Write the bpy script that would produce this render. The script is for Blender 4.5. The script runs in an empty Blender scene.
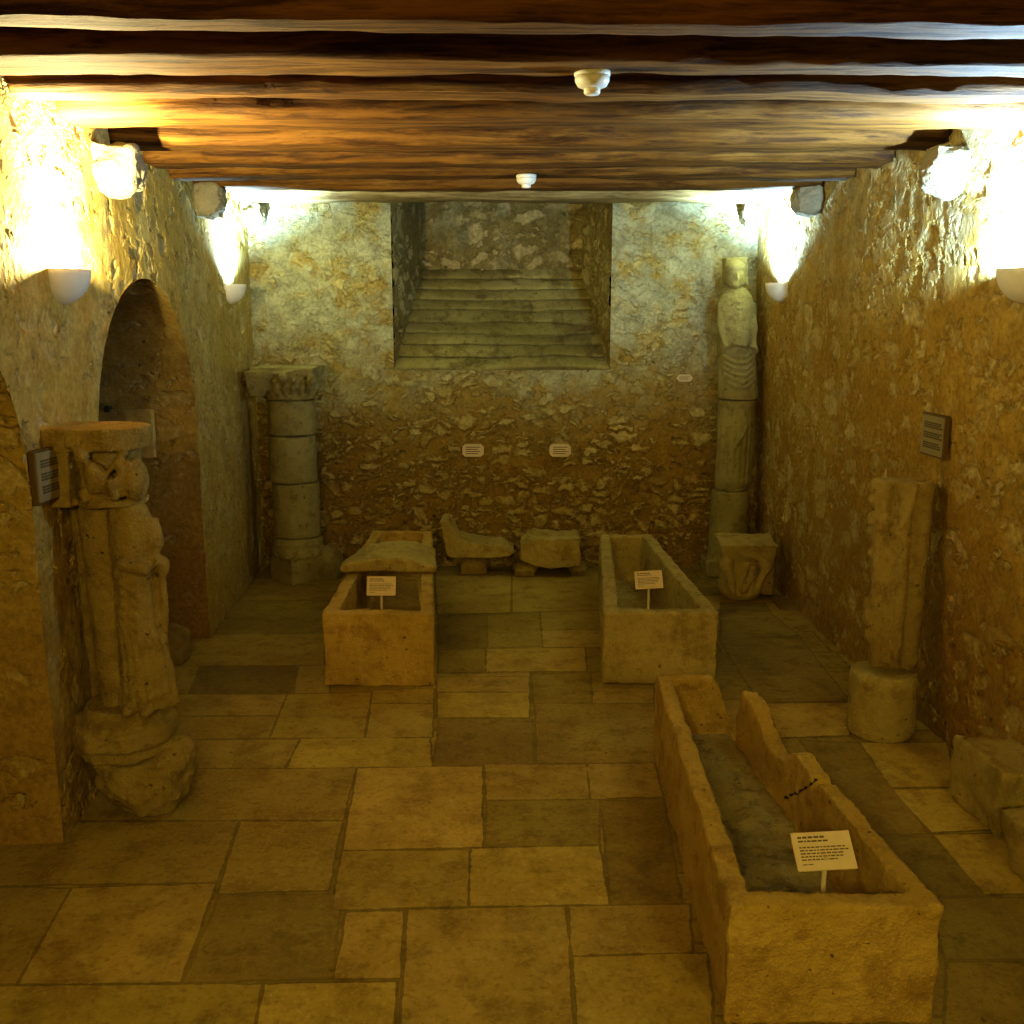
import bpy, bmesh, math, random
from mathutils import Vector, Matrix, noise
random.seed(7)
sc = bpy.context.scene
COL = sc.collection
R = math.radians
PI = math.pi

# ------------------------------------------------------------------ nodes
class NT:
    def __init__(s, name):
        s.m = bpy.data.materials.new(name); s.m.use_nodes = True
        s.t = s.m.node_tree; s.t.nodes.clear()
        s.out = s.t.nodes.new('ShaderNodeOutputMaterial')
        s.b = s.t.nodes.new('ShaderNodeBsdfPrincipled')
        s.t.links.new(s.b.outputs[0], s.out.inputs['Surface'])
        s.b.inputs['Roughness'].default_value = .9
        s.b.inputs['Specular IOR Level'].default_value = .2
        tc = s.t.nodes.new('ShaderNodeTexCoord'); s.obj = tc.outputs['Object']
    def put(s, i, v):
        if v is None: return
        if hasattr(v, 'is_output') or isinstance(v, bpy.types.NodeSocket): s.t.links.new(v, i)
        else:
            try: i.default_value = v
            except Exception: i.default_value = (*v, 1)
    def noise(s, scale, detail=4, rough=.55, vec=None, out='Fac', dist=0):
        n = s.t.nodes.new('ShaderNodeTexNoise'); s.put(n.inputs['Vector'], vec or s.obj)
        n.inputs['Scale'].default_value = scale; n.inputs['Detail'].default_value = detail
        n.inputs['Roughness'].default_value = rough; n.inputs['Distortion'].default_value = dist
        return n.outputs[out]
    def vor(s, scale, feature='F1', vec=None, out='Distance', rnd=1.0):
        n = s.t.nodes.new('ShaderNodeTexVoronoi'); n.feature = feature
        s.put(n.inputs['Vector'], vec or s.obj); n.inputs['Scale'].default_value = scale
        n.inputs['Randomness'].default_value = rnd
        return n.outputs[out]
    def math(s, op, a, b=None, c=None, clamp=False):
        n = s.t.nodes.new('ShaderNodeMath'); n.operation = op; n.use_clamp = clamp
        s.put(n.inputs[0], a); s.put(n.inputs[1], b); s.put(n.inputs[2], c)
        return n.outputs[0]
    def vmath(s, op, a, b=None, scale=None):
        n = s.t.nodes.new('ShaderNodeVectorMath'); n.operation = op
        s.put(n.inputs[0], a)
        if b is not None: s.put(n.inputs[1], b)
        if scale is not None: s.put(n.inputs['Scale'], scale)
        return n.outputs[0]
    def rng(s, v, a, b, c=0, d=1, smooth=True):
        n = s.t.nodes.new('ShaderNodeMapRange'); n.interpolation_type = 'SMOOTHSTEP' if smooth else 'LINEAR'
        s.put(n.inputs[0], v)
        for k, x in zip((1, 2, 3, 4), (a, b, c, d)): s.put(n.inputs[k], x)
        return n.outputs[0]
    def mix(s, f, a, b, mode='MIX'):
        n = s.t.nodes.new('ShaderNodeMix'); n.data_type = 'RGBA'; n.blend_type = mode
        s.put(n.inputs[0], f)
        for i, v in ((6, a), (7, b)):
            s.put(n.inputs[i], v if not isinstance(v, tuple) else (*v[:3], 1))
        return n.outputs[2]
    def ramp(s, f, stops):
        n = s.t.nodes.new('ShaderNodeValToRGB'); e = n.color_ramp.elements
        while len(e) < len(stops): e.new(.5)
        for el, (p, c) in zip(e, stops): el.position = p; el.color = (*c, 1)
        s.put(n.inputs[0], f); return n.outputs[0]
    def sep(s, v):
        n = s.t.nodes.new('ShaderNodeSeparateXYZ'); s.put(n.inputs[0], v); return n.outputs
    def attr(s, name):
        n = s.t.nodes.new('ShaderNodeAttribute'); n.attribute_name = name; return n.outputs
    def bump(s, h, strength=.5, dist=.01):
        n = s.t.nodes.new('ShaderNodeBump'); n.inputs['Strength'].default_value = strength
        n.inputs['Distance'].default_value = dist; s.put(n.inputs['Height'], h)
        s.t.links.new(n.outputs[0], s.b.inputs['Normal'])
    def color(s, c): s.put(s.b.inputs['Base Color'], c if not isinstance(c, tuple) else (*c[:3], 1))
    def disp(s, h, scale=1.0):
        n = s.t.nodes.new('ShaderNodeDisplacement'); s.put(n.inputs['Height'], h)
        n.inputs['Midlevel'].default_value = 0; n.inputs['Scale'].default_value = scale
        s.t.links.new(n.outputs[0], s.out.inputs['Displacement']); s.m.displacement_method = 'BOTH'

def m_rubble(name, scale=7.0, flat=1.5, cover=.45, mortar=((.30,.20,.06),(.48,.35,.14)), stone=((.40,.30,.11),(.60,.49,.25)),
             stain=(.22,.12,.03), stain_z=None, plaster=(.58,.52,.38), pl_z=None, amp=.022, patch=.5, stain_k=.8, glare_top=None):
    n = NT(name)
    w = n.vmath('SCALE', n.vmath('SUBTRACT', n.noise(4, 3, out='Color'), (.5, .5, .5)), scale=.22)
    w2 = n.vmath('SCALE', n.vmath('SUBTRACT', n.noise(22, 4, .65, out='Color'), (.5, .5, .5)), scale=.075)
    v = n.vmath('ADD', n.vmath('ADD', n.obj, w), w2)
    v = n.vmath('MULTIPLY', v, (1, 1, flat))
    big = n.noise(1.1, 4, .6); fine = n.noise(38, 5, .7); mid = n.noise(9, 5, .65)
    rimn = n.noise(14, 4, .65)
    def layer(sc_, cov, sz):
        col = n.vor(sc_, vec=v, out='Color'); ed = n.vor(sc_, 'DISTANCE_TO_EDGE', vec=v)
        cs = n.sep(col)
        thr = n.math('ADD', n.math('MULTIPLY', n.math('SUBTRACT', big, .5), 1.4), cov)
        show = n.rng(n.math('SUBTRACT', cs[0], thr), -.10, .14)
        rim = n.math('ADD', n.math('MULTIPLY', rimn, .26), -.05)
        body = n.rng(n.math('SUBTRACT', ed, rim), -.03, sz)
        return n.math('MULTIPLY', show, body), cs[1], cs[2]
    m1, r1, q1 = layer(scale, cover, .13)
    m2, r2, q2 = layer(scale * 2.1, cover + .02, .16)
    m2 = n.math('MULTIPLY', m2, n.math('SUBTRACT', 1.0, m1))
    mask = n.math('MAXIMUM', m1, m2)
    mc = n.mix(n.rng(mid, .3, .7), mortar[0], mortar[1])
    mc = n.mix(n.rng(big, .35, .65, 0, .5), mc, stain)
    stc = n.mix(n.mix(m2, r1, r2), stone[0], stone[1])
    stc = n.mix(n.math('MULTIPLY', n.rng(fine, .45, .75), .35), stc, (.72, .60, .34))
    stc = n.mix(n.math('MULTIPLY', n.rng(rimn, .45, .7), .45), stc, mortar[0])
    c = n.mix(n.math('MULTIPLY', mask, .85), mc, stc)
    z = n.sep(n.obj)[2]
    nz = n.math('MULTIPLY', n.math('SUBTRACT', n.noise(1.6, 5, .65), .5), 1.3)
    if pl_z:
        plf = n.rng(n.math('ADD', z, n.math('MULTIPLY', nz, 1.1)), pl_z[0], pl_z[1])
    else:
        plf = n.rng(n.noise(1.4, 5, .65), patch, patch + .12)
    if glare_top: plf = n.math('MAXIMUM', plf, n.rng(n.math('ADD', z, nz), glare_top[0], glare_top[1]))
    plf2 = n.math('MULTIPLY', plf, n.rng(n.noise(5.5, 5, .65), .36, .56, .12, 1))
    pc = n.mix(n.rng(mid, .32, .66), tuple(x * .62 for x in plaster), plaster)
    c = n.mix(plf2, c, pc)
    if stain_z:
        sf = n.rng(n.math('ADD', z, nz), stain_z[0], stain_z[1], stain_k, 0)
        sf = n.math('MULTIPLY', sf, n.math('SUBTRACT', 1.0, n.math('MULTIPLY', mask, .70)))
        c = n.mix(sf, c, stain)
    pits = n.rng(n.noise(13, 2), .68, .76)
    c = n.mix(n.math('MULTIPLY', pits, .5), c, tuple(x * .35 for x in stain))
    dk = n.math('ADD', n.math('MULTIPLY', n.rng(fine, .25, .7), .45), .68)
    c = n.mix(1.0, c, n.vmath('SCALE', (1, 1, 1), scale=dk), 'MULTIPLY')
    n.color(c)
    inv = n.math('SUBTRACT', 1.0, n.math('MULTIPLY', plf2, .65))
    h = n.math('MULTIPLY', n.math('MULTIPLY', mask, inv), amp)
    h = n.math('ADD', h, n.math('MULTIPLY', n.math('SUBTRACT', mid, .5), amp * .9))
    h = n.math('ADD', h, n.math('MULTIPLY', n.math('SUBTRACT', fine, .5), amp * .3))
    h = n.math('SUBTRACT', h, n.math('MULTIPLY', pits, amp * .6))
    n.disp(h)
    return n.m

def m_stone(name, a, b, dark=(.16, .10, .03), sc_=6, bump=.9, spots=.6, tint=False):
    n = NT(name)
    big = n.noise(sc_ * .45, 6, .65); mid = n.noise(sc_ * 2.2, 6, .7); fine = n.noise(sc_ * 16, 4, .7)
    c = n.mix(n.rng(big, .34, .64), a, b)
    c = n.mix(n.math('MULTIPLY', n.rng(n.noise(sc_ * .9, 6, .7), .48, .66), spots), c, dark)
    c = n.mix(n.math('MULTIPLY', n.rng(mid, .50, .68), spots * .7), c, dark)
    c = n.mix(n.math('MULTIPLY', n.rng(fine, .5, .72), .3), c, tuple(min(1, x * 1.5) for x in b))
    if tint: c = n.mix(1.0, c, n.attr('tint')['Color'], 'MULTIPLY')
    pit = n.rng(n.noise(sc_ * 5, 2), .68, .76)
    c = n.mix(n.math('MULTIPLY', pit, .7), c, tuple(x * .5 for x in dark))
    n.color(c)
    h = n.math('ADD', n.math('MULTIPLY', mid, 1.0), n.math('MULTIPLY', fine, .5))
    h = n.math('SUBTRACT', h, n.math('MULTIPLY', pit, .6))
    n.bump(h, min(1, bump * 1.2), .019)
    return n.m

def m_floor():
    n = NT('flagstone')
    at = n.attr('tint')
    big = n.noise(1.3, 6, .7); mid = n.noise(6, 7, .72); fine = n.noise(60, 4, .7); m2 = n.noise(3.1, 6, .7)
    c = n.mix(n.rng(big, .34, .66), (.34, .235, .052), (.47, .345, .090))
    c = n.mix(n.math('MULTIPLY', n.rng(mid, .48, .66), .55), c, (.17, .105, .02))
    c = n.mix(n.math('MULTIPLY', n.rng(m2, .50, .66), .5), c, (.24, .15, .03))
    c = n.mix(n.math('MULTIPLY', n.rng(fine, .5, .75), .4), c, (.62, .49, .2))
    c = n.mix(n.math('MULTIPLY', n.rng(n.noise(34, 5, .75), .5, .68), .45), c, (.15, .095, .02))
    c = n.mix(n.rng(n.noise(15, 2), .74, .79, 0, .7), c, (.06, .03, .01))
    c = n.mix(1.0, c, at['Color'], 'MULTIPLY')
    n.color(c); n.b.inputs['Roughness'].default_value = .7
    n.bump(n.math('ADD', mid, n.math('MULTIPLY', fine, .35)), .6, .012)
    return n.m

def m_wood(name, a=(.032,.011,.0015), b=(.17,.076,.011), c3=(.30,.17,.036)):
    n = NT(name)
    v = n.vmath('MULTIPLY', n.obj, (.55, 9, 9))
    v = n.vmath('ADD', v, n.vmath('SCALE', n.noise(1.0, 2, out='Color'), scale=.7))
    g = n.noise(3.0, 7, .7, vec=v); big = n.noise(1.3, 4, .6)
    v2 = n.vmath('MULTIPLY', n.obj, (1.6, 26, 26)); g2 = n.noise(2.2, 4, .6, vec=v2)
    c = n.mix(n.rng(g, .33, .62), a, b)
    c = n.mix(n.math('MULTIPLY', n.rng(big, .45, .7), n.rng(g, .45, .7)), c, c3)
    c = n.mix(n.rng(g2, .64, .72, 0, .75), c, tuple(x * .3 for x in a))
    n.color(c); n.b.inputs['Roughness'].default_value = .75
    n.bump(n.math('ADD', g, n.math('MULTIPLY', g2, -.5)), .6, .012)
    return n.m

def m_plain(name, c, rough=.6, var=.12, scale=30):
    n = NT(name); f = n.noise(scale, 4)
    n.color(n.mix(f, tuple(x * (1 - var) for x in c), tuple(min(1, x * (1 + var)) for x in c)))
    n.b.inputs['Roughness'].default_value = rough; return n.m

def m_emit(name, c, s):
    n = NT(name); n.color(c); n.b.inputs['Emission Color'].default_value = (*c, 1); n.b.inputs['Emission Strength'].default_value = s
    return n.m

M = dict(
  back=m_rubble('rubble_back', 6.5, 1.9, .40, stain=(.29,.18,.03), stain_z=(.75, 1.65), plaster=(.48,.46,.30), pl_z=(1.0, 2.0), amp=.020,
                mortar=((.30,.20,.04),(.42,.31,.09)), stone=((.44,.34,.11),(.64,.54,.25))),
  right=m_rubble('rubble_right', 6.0, 1.15, .52, mortar=((.32,.20,.03),(.47,.32,.07)), stain=(.27,.15,.018), stain_z=(.0, .9), stain_k=.45, patch=.60, plaster=(.50,.42,.22), amp=.014, glare_top=(1.9, 2.7),  # paler band high up, painted in to whiten the lamp glare
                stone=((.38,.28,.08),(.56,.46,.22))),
  left=m_rubble('rubble_left', 5.5, 1.2, .72, mortar=((.38,.26,.06),(.52,.38,.11)), stain=(.33,.21,.035), stain_z=(-.2, .6), patch=.46, plaster=(.52,.41,.15), amp=.014),
  recess=m_rubble('rubble_recess', 5.0, 1.6, .84, mortar=((.36,.24,.05),(.47,.33,.09)), stain=(.28,.16,.025), stain_z=(.1, .9), patch=.58, plaster=(.50,.38,.13), amp=.011, stain_k=.45),
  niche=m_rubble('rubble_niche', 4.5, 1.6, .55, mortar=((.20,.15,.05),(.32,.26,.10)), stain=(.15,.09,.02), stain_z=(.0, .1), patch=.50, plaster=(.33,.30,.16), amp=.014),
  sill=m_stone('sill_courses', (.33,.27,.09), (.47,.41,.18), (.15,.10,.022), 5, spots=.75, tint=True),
  floor=m_floor(),
  sarc=m_stone('ochre_limestone', (.46,.31,.065), (.60,.42,.12), (.25,.14,.02), 6),
  sarc2=m_stone('pale_limestone', (.42,.33,.11), (.54,.43,.16), (.22,.14,.03), 6),
  statue=m_stone('carved_limestone', (.33,.235,.065), (.44,.33,.11), (.15,.085,.015), 7),
  grey=m_stone('grey_limestone', (.30,.255,.10), (.41,.36,.16), (.13,.10,.03), 7),
  corbel=m_stone('corbel_limestone', (.27,.235,.14), (.36,.31,.20), (.26,.19,.09), 7, spots=.3),
  earth=m_stone('grey_rubble_fill', (.40,.30,.09), (.50,.44,.24), (.18,.11,.025), 10, 1.0, .75),
  wood=m_wood('old_oak'), wood_lit=m_wood('oak_lamplit', (.12,.075,.025), (.36,.27,.12), (.46,.38,.20)), boards=m_wood('ceiling_boards', (.05,.022,.006), (.13,.065,.02), (.2,.11,.04)),
  panel=m_plain('sign_card', (.70,.57,.38), .5), white=m_plain('white_plastic', (.75,.72,.62), .4), post=m_plain('sign_post_paint', (.62,.54,.38), .4),
  ink=m_plain('ink', (.14,.10,.055), .7), plaque=m_plain('plaque_grey', (.27,.225,.12), .5), frame=m_plain('dark_frame', (.13,.08,.025), .6),
  inkgrey=m_plain('grey_ink', (.11,.085,.04), .7), plaster=m_plain('sconce_plaster', (.72,.68,.58), .7),
  slabst=m_stone('slab_stone', (.44,.34,.11), (.54,.42,.16), (.2,.11,.03), 6, .3),
  iron=m_plain('iron', (.05,.04,.03), .6),
)

# ------------------------------------------------------------------ object helpers
def link(name, me, mat=None, parent=None, smooth=False):
    o = bpy.data.objects.new(name, me); COL.objects.link(o)
    if mat: me.materials.append(mat)
    if smooth:
        for p in me.polygons: p.use_smooth = True
    if parent: o.parent = parent
    return o
def obj(name, bm, mat, parent=None, smooth=False):
    bmesh.ops.recalc_face_normals(bm, faces=bm.faces)
    me = bpy.data.meshes.new(name); bm.to_mesh(me); bm.free()
    return link(name, me, mat, parent, smooth)
def tag(o, label, cat, group=None):
    o['label'] = label; o['category'] = cat; o['kind'] = 'thing'
    if group: o['group'] = group
    return o
def thing(name, label, cat, loc=(0, 0, 0), group=None):
    o = bpy.data.objects.new(name, None); COL.objects.link(o); o.location = loc
    o.empty_display_size = .1
    return tag(o, label, cat, group)
def keep(o, parent):
    "parent with the child's coordinates given in world space (parents are unrotated)"
    o.parent = parent; o.location = Vector(o.location) - Vector(parent.location); return o
def struct(o): o['kind'] = 'structure'; return o

def box(bm, c, s, rot=None, taper=1.0):
    r = bmesh.ops.create_cube(bm, size=1)
    Mx = Matrix.Translation(Vector(c)) @ (rot.to_4x4() if rot else Matrix()) @ Matrix.Diagonal((*s, 1))
    for v in r['verts']:
        if taper != 1 and v.co.z > 0: v.co.x *= taper; v.co.y *= taper
        v.co = Mx @ v.co
def hexa(bm, bot, top):
    b = [bm.verts.new(p) for p in bot]; t = [bm.verts.new(p) for p in top]; n = len(b)
    bm.faces.new(b[::-1]); bm.faces.new(t)
    for i in range(n): bm.faces.new((b[i], b[(i + 1) % n], t[(i + 1) % n], t[i]))
def tube(bm, pts, rad, seg=14):
    "closed tube through points with a radius at each"
    pts = [Vector(p) for p in pts]; rings = []
    for i, p in enumerate(pts):
        d = (pts[min(i + 1, len(pts) - 1)] - pts[max(i - 1, 0)]).normalized()
        a = d.orthogonal().normalized() if abs(d.z) < .9 else (Vector((1, 0, 0)) - d * d.x).normalized()
        b = d.cross(a); r = rad[i] if hasattr(rad, '__len__') else rad
        rx, ry = r if hasattr(r, '__len__') else (r, r)
        rings.append([bm.verts.new(p + a * math.cos(2 * PI * k / seg) * rx + b * math.sin(2 * PI * k / seg) * ry) for k in range(seg)])
    for q, w in zip(rings, rings[1:]):
        for k in range(seg): bm.faces.new((q[k], q[(k + 1) % seg], w[(k + 1) % seg], w[k]))
    bm.faces.new(rings[0][::-1]); bm.faces.new(rings[-1])
def ell(bm, c, r, rot=None, seg=16):
    q = bmesh.ops.create_uvsphere(bm, u_segments=seg, v_segments=seg // 2 + 2, radius=1)
    Mx = Matrix.Translation(Vector(c)) @ (rot.to_4x4() if rot else Matrix()) @ Matrix.Diagonal((*r, 1))
    for v in q['verts']: v.co = Mx @ v.co
def E3(x=0, y=0, z=0):
    from mathutils import Euler
    return Euler((R(x), R(y), R(z))).to_matrix()
def fbm(p, s, oct=4):
    return noise.fractal(p * s, .8, 2.1, oct)

def stone(name, bm, mat, parent=None, vox=.010, amp=.008, scale=7, fine=.002, smooth=2, cuts=None):
    "turns overlapping closed shapes into one weathered block: voxel union, rounding, chipping"
    bmesh.ops.recalc_face_normals(bm, faces=bm.faces)
    me = bpy.data.meshes.new('tmp'); bm.to_mesh(me); bm.free()
    o = bpy.data.objects.new('tmp', me); COL.objects.link(o)
    md = o.modifiers.new('r', 'REMESH'); md.mode = 'VOXEL'; md.voxel_size = vox; md.adaptivity = 0
    dg = bpy.context.evaluated_depsgraph_get()
    me2 = bpy.data.meshes.new_from_object(o.evaluated_get(dg), depsgraph=dg)
    bpy.data.objects.remove(o); bpy.data.meshes.remove(me)
    b = bmesh.new(); b.from_mesh(me2); bpy.data.meshes.remove(me2)
    for _ in range(smooth): bmesh.ops.smooth_vert(b, verts=b.verts, factor=.5, use_axis_x=True, use_axis_y=True, use_axis_z=True)
    b.normal_update()
    off = Vector((len(name) * 1.37, sum(map(ord, name)) * .013, .5))
    new = []
    for v in b.verts:
        p = v.co + off
        d = amp * fbm(p, scale) + fine * noise.noise(p * 60)
        new.append(v.co + v.normal * d)
    for v, c in zip(b.verts, new): v.co = c
    me = bpy.data.meshes.new(name); b.to_mesh(me); b.free()
    return link(name, me, mat, parent, True)

# ------------------------------------------------------------------ camera
cam = bpy.data.cameras.new('camera'); co = bpy.data.objects.new('camera', cam); COL.objects.link(co)
cam.sensor_width = 36; cam.lens = 36 * 1000 / 1024
co.location = (0, 0, 2.0); co.rotation_euler = (PI / 2 - math.atan(.197), 0, 0)
cam.clip_start = .02; sc.camera = co

# ------------------------------------------------------------------ room shell
YB, YF, ZC = 7.92, -2.4, 3.02     # far wall, wall behind, boards over the beams
def interp(tab, y):
    if y <= tab[0][0]: return tab[0][1]
    for (a, p), (b, q) in zip(tab, tab[1:]):
        if y <= b: return p + (q - p) * (y - a) / (b - a)
    return tab[-1][1]
LW = [(-2.4, -1.42), (3.55, -1.735), (6.0, -1.905), (7.92, -2.02)]
RW = [(-2.4, 2.30), (3.2, 2.20), (4.4, 2.07), (5.6, 1.995), (7.92, 1.96)]
def lx(y): return interp(LW, y)
def rx(y, z=0): return interp(RW, y) - .032 * z

def sheet(bm, fn, us, vs, flip=False):
    g = [[bm.verts.new(fn(u, v)) for v in vs] for u in us]
    for i in range(len(us) - 1):
        for j in range(len(vs) - 1):
            f = (g[i][j], g[i + 1][j], g[i + 1][j + 1], g[i][j + 1])
            bm.faces.new(f[::-1] if flip else f)
    return g
def lin(a, b, step):
    n = max(1, round(abs(b - a) / step)); return [a + (b - a) * k / n for k in range(n + 1)]
def shell(name, bm, mat):
    bmesh.ops.remove_doubles(bm, verts=bm.verts, dist=.0008)
    me = bpy.data.meshes.new(name); bm.to_mesh(me); bm.free()
    return struct(link(name, me, mat, None, True))

ST = .022
# right wall (normals to -x)
bm = bmesh.new()
sheet(bm, lambda y, z: (rx(y, z), y, z), lin(YF, 2.0, .08) + lin(2.0, YB + .02, ST)[1:], lin(-.02, ZC, ST))
bmesh.ops.reverse_faces(bm, faces=bm.faces) if False else None
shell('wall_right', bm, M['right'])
# left wall with two round-headed recesses
SPR = 1.38
ARCH = [(1.75, 3.55), (4.30, 6.04)]
def arch_z(y, a, b):
    c, h = (a + b) / 2, (b - a) / 2; t = max(0, 1 - ((y - c) / h) ** 2)
    return SPR + math.sqrt(t) * .80
bm = bmesh.new()
def lpt(y, z): return (lx(y), y, z)
segs = [(YF, 1.75), (3.55, 4.30), (6.04, YB + .02)]
for a, b in segs: sheet(bm, lpt, lin(a, b, ST if b > 2 else .08), lin(-.02, ZC, ST), True)
def bend(a, b):   # columns denser near the jambs
    n = round((b - a) / ST); return [(a + b) / 2 - (b - a) / 2 * math.cos(PI * k / n) for k in range(n + 1)]
NV = round((ZC - SPR) / ST)
DEP = .95
for a, b in ARCH:
    ys = bend(a, b)
    sheet(bm, lambda y, t: lpt(y, arch_z(y, a, b) + (ZC - arch_z(y, a, b)) * t), ys, [k / NV for k in range(NV + 1)], True)
o = shell('wall_left', bm, M['left'])
bm = bmesh.new()
for a, b in ARCH:
    path = [(a, z) for z in lin(-.02, SPR, ST)] + [(y, arch_z(y, a, b)) for y in bend(a, b)[1:-1]] + [(b, z) for z in lin(SPR, -.02, ST)]
    def rev(i, d):
        y, z = path[i]; ym = (a + b) / 2
        return (lx(y) - d, y + (ym - y) * .10 * d, z)
    sheet(bm, rev, range(len(path)), lin(0, DEP, ST), False)
    # back of the recess
    sheet(bm, lambda y, z: (lx(y) - DEP + .01, y, z), lin(a - .05, b + .05, .03), lin(-.02, 2.3, .03), True)
shell('wall_left_recesses', bm, M['recess'])
# far wall with the splayed shaft
NX0, NX1, NZ = -.925, .765, 1.575
bm = bmesh.new()
zs_lo = lin(-.02, NZ, ST); zs_hi = lin(NZ, ZC, ST)
xa = lin(-2.12, NX0, ST); xb = lin(NX0, NX1, ST); xc = lin(NX1, 2.06, ST)
bp = lambda x, z: (x, YB, z)
for xs in (xa, xb, xc): sheet(bm, bp, xs, zs_lo)
for xs in (xa, xc): sheet(bm, bp, xs, zs_hi)
shell('wall_back', bm, M['back'])
bm = bmesh.new()
ND = .88; BX0, BX1, BZ = -.76, .60, 2.39
def side(x0, x1):
    def f(d, t):
        z0 = NZ + (BZ - NZ) * d - .05
        return (x0 + (x1 - x0) * d, YB + ND * d, z0 + (ZC + .35 - z0) * t)
    return f
ds = [k / 40 for k in range(41)]; ts = [k / 66 for k in range(67)]
sheet(bm, side(NX0, BX0), ds, ts); sheet(bm, side(NX1, BX1), ds, ts, True)
sheet(bm, lambda x, z: (x, YB + ND, z), lin(BX0 - .02, BX1 + .02, ST), lin(BZ - .05, ZC + .35, ST))
sheet(bm, lambda x, d: (x, YB + ND * d, ZC + .30), lin(NX0, NX1, .1), ds)
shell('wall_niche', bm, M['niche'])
# courses of the sloping sill
bm = bmesh.new()
NC = 9; prof = []
for k in range(NC):
    d0 = k / NC; d1 = (k + 1) / NC
    y0, z0 = YB + ND * d0, NZ + (BZ - NZ) * d0; y1, z1 = YB + ND * d1, NZ + (BZ - NZ) * d1
    dy, dz = y1 - y0, z1 - z0; g = .034 if k else .02
    prof += [(y0 + .016, z0, k, 0), (y0 + .014, z0 + .007, k, .06), (y0 + dy * .10 - .003, z0 + dz * .16, k, .16), (y0 + dy * .34 - .002, z0 + dz * .42, k, .42), (y0 + dy * .60, z0 + dz * .68, k, .68), (y0 + dy * .88, z0 + dz * .93, k, .93), (y1 + .010, z1 - .003, k, 1)]
prof = [(YB + .05, NZ - .05, 0, 0)] + prof
def wav(x, k): return .032 * noise.noise(Vector((x * 1.4, k * 7.1, 3))) + .008 * noise.noise(Vector((x * 7, k * 3.1, 5)))
def blk(x, k): return math.floor((x + k * .37 + .05 * math.sin(k * 5)) / (.22 + .05 * math.sin(k * 3.3)))
def sill(x, i):
    y, z, k, f = prof[i]; t = max(0, y - YB)
    xx = -.08 + (x + .08) * (1 - .19 * t / ND)
    wob = wav(x, k) * (1 - f) + wav(x, k + 1) * f
    q = .012 * noise.fractal(Vector((x * 5, z * 9, 1)), 1, 2, 4) - (.014 * noise.cell(Vector((blk(x, k) * 1.7 + .5, k * 5.3 + .5, 1))) if .1 < f < .97 else 0)
    return (xx, y + q, z + wob)
gr = sheet(bm, sill, lin(NX0 - .02, NX1 + .02, .012), range(len(prof)))
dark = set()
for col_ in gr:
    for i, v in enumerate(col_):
        if i > 7 and (i - 1) % 7 in (0, 1): dark.add(v)  # joint recesses tinted dark, painting in the shade of the grooves
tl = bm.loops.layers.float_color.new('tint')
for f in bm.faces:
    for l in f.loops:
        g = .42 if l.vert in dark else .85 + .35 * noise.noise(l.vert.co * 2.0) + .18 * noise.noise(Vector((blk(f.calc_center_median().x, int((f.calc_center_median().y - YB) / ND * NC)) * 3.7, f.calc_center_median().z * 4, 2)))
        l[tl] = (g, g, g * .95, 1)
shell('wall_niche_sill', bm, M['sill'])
# wall behind, ceiling boards
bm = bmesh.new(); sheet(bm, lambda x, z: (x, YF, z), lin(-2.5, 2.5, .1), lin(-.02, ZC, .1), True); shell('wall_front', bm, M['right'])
bm = bmesh.new()
for k in range(-2, 9):
    x0 = -2.2 + .01
y = YF - .1; k = 0
while y < YB + .1:
    hexa(bm, [(-2.6, y, ZC - .002 * (k % 3)), (2.6, y, ZC - .002 * (k % 3)), (2.6, y + .195, ZC), (-2.6, y + .195, ZC)],
         [(-2.6, y, ZC + .03), (2.6, y, ZC + .03), (2.6, y + .195, ZC + .03), (-2.6, y + .195, ZC + .03)]); y += .2; k += 1
for f in list(bm.faces):
    pass
hexa(bm, [(-2.6, YF - .2, ZC + .03), (2.6, YF - .2, ZC + .03), (2.6, YB, ZC + .03), (-2.6, YB, ZC + .03)], [(-2.6, YF - .2, ZC + .08), (2.6, YF - .2, ZC + .08), (2.6, YB, ZC + .08), (-2.6, YB, ZC + .08)])
struct(obj('ceiling', bm, M['boards']))

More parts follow.
